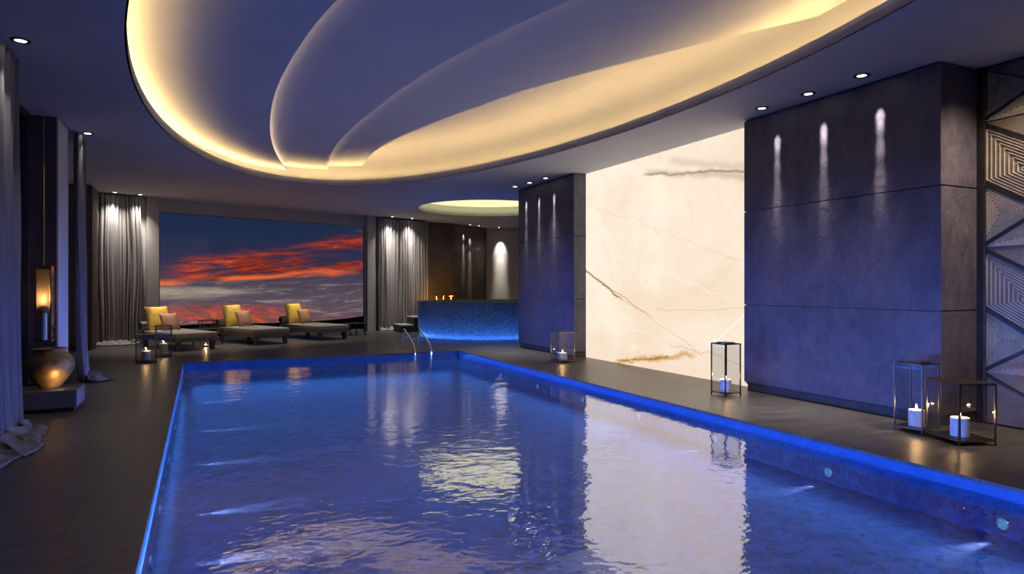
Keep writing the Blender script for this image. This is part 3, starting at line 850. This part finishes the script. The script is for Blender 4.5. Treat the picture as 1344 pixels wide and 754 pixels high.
# vase on plinth
pl = thing('vase_plinth', 'low grey stone plinth under the bronze vase', 'plinth', (-1.72, 9.76, 0))
link('block', BX(-.37, .37, -.30, .30, .05, .26, bev=.006, seg=1), M['palestone2'] if 'palestone2' in M else M['plinthstone'] if 'plinthstone' in M else M['palestone'], pl)
link('shadow_gap_base', BX(-.33, .33, -.26, .26, 0, .05), M['plinth'], pl)
M['vase'] = pbr('aged_gold_glaze', (.34, .21, .085), .5, .55, nscale=5, namt=.45, bump=.15, bscale=18)
vs = thing('bronze_vase', 'round bronze brown vase with a wide mouth on the low plinth by the left window', 'vase', (-1.68, 9.80, .26))
prof = [(0, 0), (.095, 0), (.105, .008), (.14, .05), (.20, .13), (.245, .21), (.262, .28), (.255, .34), (.225, .395), (.185, .43), (.165, .445), (.165, .46), (.182, .475), (.182, .487), (.165, .49), (.155, .47), (.15, .44), (.21, .38), (.235, .28), (.18, .12), (.08, .03), (0, .03)]
bm = bmesh.new(); lathe(bm, prof, 48); link('vase_body', bm, M['vase'], vs, smooth=True)

# ------------------------------------------------------------ loungers
def cushion(bm, w, h, t, mat=None, n=18, corner=.06):
    rings = {}
    vs = []
    for side in (1, -1):
        g = []
        for i in range(n + 1):
            row = []
            for j in range(n + 1):
                u, v = -1 + 2 * i / n, -1 + 2 * j / n
                th = ((1 - abs(u) ** 2.6) * (1 - abs(v) ** 2.6)) ** .5
                pin = 1 - corner * (1 - abs(u * v)) * (abs(u) ** 6 + abs(v) ** 6) * 1.2
                x, y = u * w / 2 * (1 - corner * abs(u) ** 3 * (1 - v * v)), v * h / 2 * (1 - corner * abs(v) ** 3 * (1 - u * u))
                z = side * t / 2 * th
                if side == -1 and (i in (0, n) or j in (0, n)): row.append(vs[0][i][j])
                else: row.append(bm.verts.new((x, z, y)))
            g.append(row)
        vs.append(g)
        for i in range(n):
            for j in range(n): bm.faces.new((g[i][j], g[i + 1][j], g[i + 1][j + 1], g[i][j + 1]))
    if mat is not None: bmesh.ops.transform(bm, matrix=mat, verts=list(bm.verts))
    return bm
W_, L_ = 1.0, 2.1
def make_lounger():
    t = thing('sun_lounger', 'left lounger of the three, nearest the pair of corner lanterns, with yellow and rose cushions', 'sun lounger', group='sun loungers before the window')
    link('frame', BX(0, W_, 0, L_, .21, .29, bev=.012), M['mattress_side'], t)
    for x in (.05, W_ - .15):
        for y in (.04, L_ - .16): link('leg', BX(x, x + .09, y, y + .09, 0, .21), M['wood'], t)
    bm = BX(.0, W_, .0, L_, .29, .42, bev=.04, seg=3); link('mattress', bm, M['mattress'], t, smooth=True)
    return t
lg = make_lounger()
spots = [(-.53, 17.15, .42), (1.25, 18.1, .42), (2.98, 18.95, .42)]
names = ['left lounger', 'middle lounger', 'right lounger']
def P2(x, y, r, lx, ly): return (x + lx * math.cos(r) - ly * math.sin(r), y + lx * math.sin(r) + ly * math.cos(r))
labs = ['left lounger of the three, beside the pair of lanterns at the pool corner', 'middle lounger of the three before the sunset window', 'right lounger of the three, nearest the right-hand curtain']
cu = {}
for i, (x, y, r) in enumerate(spots):
    if i == 0: lg.location = (x, y, 0); lg.rotation_euler.z = r; lg['label'] = labs[0]
    else: dup(lg, (x, y, 0), r, labs[i])
    for kind, (w, h, th, lx, ly, tilt, mat, nm, lab, z) in {
        'a': (.64, .62, .17, .33, L_ - .42, -.30, 'yellow', 'back_cushion', 'large square mustard cushion leaning at the head of the ' + names[i], .425),
        'b': (.50, .46, .14, .50, L_ - .70, -.38, 'terra', 'throw_cushion', 'smaller rose brown cushion leaning on the yellow one of the ' + names[i], .425)}.items():
        px, py = P2(x, y, r, lx, ly)
        if kind not in cu:
            bm = bmesh.new(); cushion(bm, w, h, th, Matrix.Translation((0, 0, h / 2 + .02)))
            bmesh.ops.transform(bm, matrix=Matrix.Rotation(tilt, 4, 'X'), verts=list(bm.verts))
            zmin = min(v.co.z for v in bm.verts)
            for v in bm.verts: v.co.z -= zmin
            o = link(nm, bm, M[mat], smooth=True); cu[kind] = o
        else:
            o = cu[kind].copy(); COL.objects.link(o)
        o.location = (px, py, .42); o.rotation_euler.z = r + .25
        tag(o, lab, 'cushion', 'cushions on the loungers')
    px, py = P2(x, y, r, .33, L_ - .12)
    if 'bol' not in cu:
        b = thing('bolster', '', 'cushion')
        bm = bmesh.new(); tube(bm, [(-.36, 0, 0), (-.34, 0, 0), (.34, 0, 0), (.36, 0, 0)], [.085, .105, .105, .085], 24); link('bolster_cover', bm, M['bolster'], b, smooth=True)
        for s in (-1, 1):
            bm = bmesh.new(); tube(bm, [(s * .355, 0, 0), (s * .372, 0, 0)], .088, 24); link('end_cap', bm, M['bolster_end'], b)['label'] = 'dark plum round end'
        cu['bol'] = b; o = b
        o.location = (px, py, .53); o.rotation_euler.z = r
    else: o = dup(cu['bol'], (px, py, .53), r)
    tag(o, 'round bolster with dark end behind the cushions of the ' + names[i], 'cushion', 'bolsters on the loungers')

# side table between left and middle loungers with a lantern
def side_table(loc, rz, w, d, h, label):
    t = thing('side_table', label, 'side table', loc, rz)
    link('table_top', BX(-w / 2, w / 2, -d / 2, d / 2, h - .03, h, bev=.004, seg=1), M['wood'], t)
    for sx in (-1, 1):
        for sy in (-1, 1): link('leg', BX(sx * (w / 2 - .03) - .018, sx * (w / 2 - .03) + .018, sy * (d / 2 - .03) - .018, sy * (d / 2 - .03) + .018, 0, h - .03), M['wood'], t)
side_table((.17, 19.05, 0), .42, .62, .5, .43, 'dark side table between the left and middle loungers')
lantern(.40, .22, .20, (.17, 19.05, .43), .42, 'small low lantern on the side table between the loungers', cap='full', metal='darkmetal', feet=.01)
side_table((4.30, 20.75, 0), .42, .6, .5, .38, 'dark side table right of the right lounger')
tl = un(270, 455.5, 0)
t = thing('tealight_bowl', 'small glowing tealight bowl on the floor in front of the left lounger', 'candle holder', (tl.x, tl.y, 0))
bm = bmesh.new(); lathe(bm, [(0, 0), (.06, 0), (.085, .03), (.09, .05), (.084, .05), (.078, .03), (.05, .01), (0, .01)], 24); link('bowl', bm, M['brass'], t, smooth=True)
bm = bmesh.new(); lathe(bm, [(0, .012), (.028, .012), (.028, .03), (0, .03)], 16); link('tealight', bm, M['wax'], t)
bm = bmesh.new(); lathe(bm, [(0, .032), (.012, .045), (.012, .06), (.004, .08), (0, .09)], 12); link('flame', bm, M['flame'], t)
lamp('POINT', (tl.x, tl.y, .10), 2.5, (1, .6, .25), name='candle_glow', shadow_soft_size=.02)

# ------------------------------------------------------------ downlights
dl0 = None
def wallp(u, off=.46):
    a = (u - CX) / F; rx, ry = S_ + C_ * a, C_ - S_ * a
    q = nw.xy * off
    d = (20.42 + .344 * 1.02 + q.y - .344 * q.x) / (ry - .344 * rx)
    return (d * rx, d * ry)
def downlight(u=None, v=None, label='', loc=None, group='recessed ceiling downlights'):
    global dl0
    p = un(u, v, CH) if loc is None else Vector(loc)
    if dl0 is None:
        dl0 = thing('recessed_downlight', label, 'ceiling light', (p.x, p.y, CH), 0, group)
        bm = bmesh.new(); lathe(bm, [(.05, -.001), (.052, -.008), (.085, -.008), (.09, 0), (.05, 0)], 32); link('bezel', bm, M['darkmetal'], dl0)
        bm = bmesh.new(); lathe(bm, [(0, -.004), (.05, -.004), (.05, -.001), (0, -.001)], 28); link('lens', bm, M['lens'], dl0)
    else: dup(dl0, (p.x, p.y, CH), 0, label)
    return p
def wash(p, tx, ty, tz, e, size=40, blend=1.0, col=(1, .93, .85), r=.02):
    lamp('SPOT', (p.x, p.y, CH - .03), e, col, name='downlight_beam', target=(tx, ty, tz), spot_size=math.radians(size), spot_blend=blend, shadow_soft_size=r)
SP = 1.0
for (u, v), lb in zip([(1000, 142), (1061, 123), (1131, 99)], ['farthest', 'middle', 'nearest']):
    p = downlight(u, v, lb + ' of three downlights before the large dark stone pier')
    wash(p, 7.15, p.y, 3.48, 150, 15, .9)
    wash(p, 7.15, p.y, 3.36, 150, 12, 1)
    wash(p, 7.15, p.y, 3.12, 200, 10, 1)
    wash(p, 7.15, p.y, 2.75, 240, 9, 1)
    wash(p, 7.15, p.y, 2.0, 160, 10, 1)
    wash(p, p.x - .3, p.y, 0, 230, 44)
for (u, v), lb in zip([(676, 245), (695, 240), (716, 234)], ['farthest', 'middle', 'nearest']):
    p = downlight(u, v, lb + ' of three downlights before the smaller stone pier')
    wash(p, 7.15, p.y, 3.48, 150, 15, .9)
    wash(p, 7.15, p.y, 3.36, 150, 12, 1)
    wash(p, 7.15, p.y, 3.12, 200, 10, 1)
    wash(p, 7.15, p.y, 2.75, 240, 9, 1)
    wash(p, 7.15, p.y, 2.0, 160, 10, 1)
    wash(p, p.x - .3, p.y, 0, 230, 44)
for (u, v), lb in zip([(151, 254), (184, 258)], ['left', 'right']):
    p = downlight(0, 0, loc=wallp(u), label=lb + ' of two downlights over the curtain left of the sunset window')
    tt = p - nw.xy * .3
    wash(p, tt.x, tt.y, 2.9, 120, 48); wash(p, p.x, p.y, 0, 120, 90)
for (u, v), lb in zip([(515, 286.5), (541, 289)], ['left', 'right']):
    p = downlight(0, 0, loc=wallp(u), label=lb + ' of two downlights over the curtain right of the sunset window')
    tt = Vector(p) - nw.xy * .28
    wash(p, tt.x, tt.y, 2.9, 200, 44); wash(p, tt.x, tt.y, 1.6, 260, 26); wash(p, p.x, p.y, 0, 150, 90)
for (u, v), lb in zip([(617, 295.2), (628.5, 296.3)], ['left', 'right']):
    p = downlight(u, v, lb + ' of two downlights before the streaked brown wall panel')
    dd = Vector((1.46, -2.03)).normalized()
    wash(p, p.x - dd.x * .35, p.y - dd.y * .35, 3.4, 200, 16); wash(p, p.x - dd.x * .35, p.y - dd.y * .35, 2.9, 260, 12); wash(p, p.x - dd.x * .35, p.y - dd.y * .35, 2.2, 260, 12)
p = downlight(655, 298.6, 'downlight over the pale wall behind the tub')
dd = Vector((2.06, 3.5)).normalized()
wash(p, p.x + dd.x * .35, p.y + dd.y * .35, 3.25, 260, 34); wash(p, p.x + dd.x * .35, p.y + dd.y * .35, 2.75, 260, 22); wash(p, p.x + dd.x * .35, p.y + dd.y * .35, 1.6, 260, 20)
p = downlight(27, 53, 'downlight nearest the camera above the left deck, by the long curtain'); wash(p, -1.75, p.y + .1, 2.3, 55, 50); 
p = downlight(115, 175, 'downlight above the left deck past the narrow slate curtain'); wash(p, p.x + .25, p.y, 0, 30, 60)

for x, y, tx, ty in ((7.2, 3.5, 7.6, 4.45), (7.0, 2.2, 7.8, 3.6)):  # two downlights added out of view to light screen and pier end
    dup(dl0, (x, y, CH), 0, 'added unseen downlight before the metal screen, ' + ('nearer the pier' if y > 3 else 'farther from the pier'))
    lamp('SPOT', (x, y, CH - .03), 230, (1, .80, .58), name='downlight_beam', target=(tx, ty, 1.6), spot_size=math.radians(90), spot_blend=1, shadow_soft_size=.05)
# ------------------------------------------------------------ underwater lights
ul0 = None
M['ul'] = emit('underwater_lamp_lens', (.10, .5, 1.0), .8)
def uw(x, y, z, dirx, label):
    global ul0
    if ul0 is None:
        ul0 = thing('underwater_light', label, 'pool light', (x, y, z), 0, 'underwater pool lights')
        bm = bmesh.new(); lathe(bm, [(0, 0), (.035, 0), (.035, .012), (0, .014)], 24); bmesh.ops.transform(bm, matrix=Matrix.Rotation(PI / 2, 4, 'Y'), verts=list(bm.verts)); link('lens', bm, M['ul'], ul0)
        bm = bmesh.new(); lathe(bm, [(.036, 0), (.036, .014), (.05, .010), (.05, 0)], 24); bmesh.ops.transform(bm, matrix=Matrix.Rotation(PI / 2, 4, 'Y'), verts=list(bm.verts)); link('ring', bm, M['chrome'], ul0)
        if dirx < 0: ul0.rotation_euler.z = PI
    else: dup(ul0, (x, y, z), 0 if dirx > 0 else PI, label)
    zz = z if dirx > 0 else -.358
    lamp('SPOT', (x + dirx * .035, y, zz), 260 if dirx > 0 else 170, (1.0, .88, .74), name='underwater_beam', target=(x + dirx * 1.5, y, zz - (.085 if dirx > 0 else .05)), spot_size=math.radians(23), spot_blend=.8, shadow_soft_size=.015)
ordn = ['first', 'second', 'third', 'fourth', 'fifth', 'sixth', 'seventh', 'eighth', 'ninth']
for i, y in enumerate((5.0, 6.1, 7.8, 9.6, 12.0, 14.0)):
    uw(PX0 + .003, y, -.33, 1, ordn[i] + ' underwater light from the near end along the left pool wall')
for i, y in enumerate((2.96, 4.50, 6.05, 7.55, 9.05, 10.6, 12.2)):
    uw(PX1 - .003, y, -.30, -1, ordn[i] + ' underwater light from the near end along the right pool wall')
# blue LED lines under the coping (area lamps just below water level)
BL = (.07, .28, 1.0)
def strip_lamp(x, y, z, ly, rot, e, sx=.05):
    L = bpy.data.lights.new('pool_edge_strip', 'AREA'); L.shape = 'RECTANGLE'; L.size = sx; L.size_y = ly; L.energy = e; L.color = BL
    o = bpy.data.objects.new('pool_edge_strip', L); COL.objects.link(o); o.location = (x, y, z); o.rotation_euler = rot
    return o
E1 = 45
strip_lamp(PX0 + .012, 7.65, -.16, 13.8, (0, -PI / 2 - .55, 0), E1)
strip_lamp(PX1 - .012, 7.65, -.16, 13.8, (0, PI / 2 + .55, 0), E1 * .6)
strip_lamp(2.6, PY1 - .012, -.16, .05, (-PI / 2, 0, 0), 12, 5.5)
L = bpy.data.lights.new('pool_fill', 'AREA'); L.shape = 'RECTANGLE'; L.size = 5.75; L.size_y = 14.0; L.energy = 110; L.color = (.42, .50, 1.0)  # added fill lamp just under the surface, lights the pool floor evenly
o = bpy.data.objects.new('pool_fill', L); COL.objects.link(o); o.location = (2.595, 7.65, -.118)
strip_lamp(2.6, PY0 + .012, -.16, .05, (PI / 2, 0, 0), 25, 5.5)
for x, rot, e in ((PX0 + .012, -PI / 2 - .06, 170), (PX1 - .012, PI / 2 + .06, 85)):  # added narrow blue strips above the water, tint piers and curtains
    o = strip_lamp(x, 7.65, -.055, 13.8, (0, rot, 0), e, .03)
    o.data.spread = math.radians(40); o.data.color = (.10, .24, 1.0)
# blue fill lamps added round the tub foot, standing in for pool light
for i in range(12):
    a = math.radians(170 + i * 18)
    x, y = CC[0] + 2.5 * math.cos(a), CC[1] + 2.5 * math.sin(a)
    lamp('AREA', (x, y, .012), 6.5, (.045, .18, 1.0), name='tub_fill', target=(CC[0] + 2.1 * math.cos(a), CC[1] + 2.1 * math.sin(a), .30), shape='RECTANGLE', size=.76, size_y=.02)
# warm spots on the lounger heads, plus added wide fill lamps over the loungers
for i, (x, y, r) in enumerate(spots):
    px, py = P2(x, y, r, .38, L_ - .45)
    lamp('SPOT', (px, py + .35, CH - .05), 900, (1, .80, .48), name='lounger_spot', target=(px, py, .6), spot_size=math.radians(13), spot_blend=.6, shadow_soft_size=.03)
    lamp('SPOT', (px + .3, py - 1.0, CH - .05), 300, (1, .88, .74), name='lounger_spot', target=(px + .3, py - 1.0, 0), spot_size=math.radians(62), spot_blend=1, shadow_soft_size=.05)
# vase uplight (small warm spot on the plinth in front of the vase)
lamp('SPOT', (-1.50, 9.48, .272), 5, (1, .62, .25), name='vase_uplight', target=(-1.68, 9.80, .46), spot_size=math.radians(130), spot_blend=1, shadow_soft_size=.03)

# dark hills outside
bm = bmesh.new(); pts = []
for i in range(60):
    x = -300 + i * 20
    hgt = -34 + 7 * math.exp(-((x - 175) / 38) ** 2) + 1.2 * mnoise.noise(Vector((x * .03, 0, 0)))
    pts.append((x, hgt))
front = [bm.verts.new((x, 700, z)) for x, z in pts]; mid = [bm.verts.new((x, 760, z - 60)) for x, z in pts]; lo = [bm.verts.new((x, 660, -80)) for x, z in pts]
for i in range(59): bm.faces.new((front[i], front[i + 1], mid[i + 1], mid[i])); bm.faces.new((lo[i], lo[i + 1], front[i + 1], front[i]))
M['hill'] = pbr('distant_hill', (.01, .01, .015), .95, nscale=.01)
tag(link('hills', bm, M['hill']), kind='structure')

# ------------------------------------------------------------ camera and render settings
cam = bpy.data.cameras.new('camera'); co = bpy.data.objects.new('camera', cam); COL.objects.link(co)
cam.sensor_width = 36; cam.lens = 36 * F / 1344; cam.clip_start = .05; cam.clip_end = 2000
co.location = (0, 0, H); co.rotation_euler = (PI / 2, 0, -TH)
SC.camera = co
SC.view_settings.view_transform = 'Standard'; SC.view_settings.look = 'None'
SC.view_settings.exposure = 0; SC.view_settings.gamma = 1; SC.view_settings.use_curve_mapping = False
cy = SC.cycles
cy.use_denoising = True; cy.use_light_tree = True
cy.max_bounces = 7; cy.diffuse_bounces = 3; cy.glossy_bounces = 4; cy.transparent_max_bounces = 16; cy.transmission_bounces = 4
cy.sample_clamp_indirect = 4; cy.caustics_reflective = False; cy.caustics_refractive = False
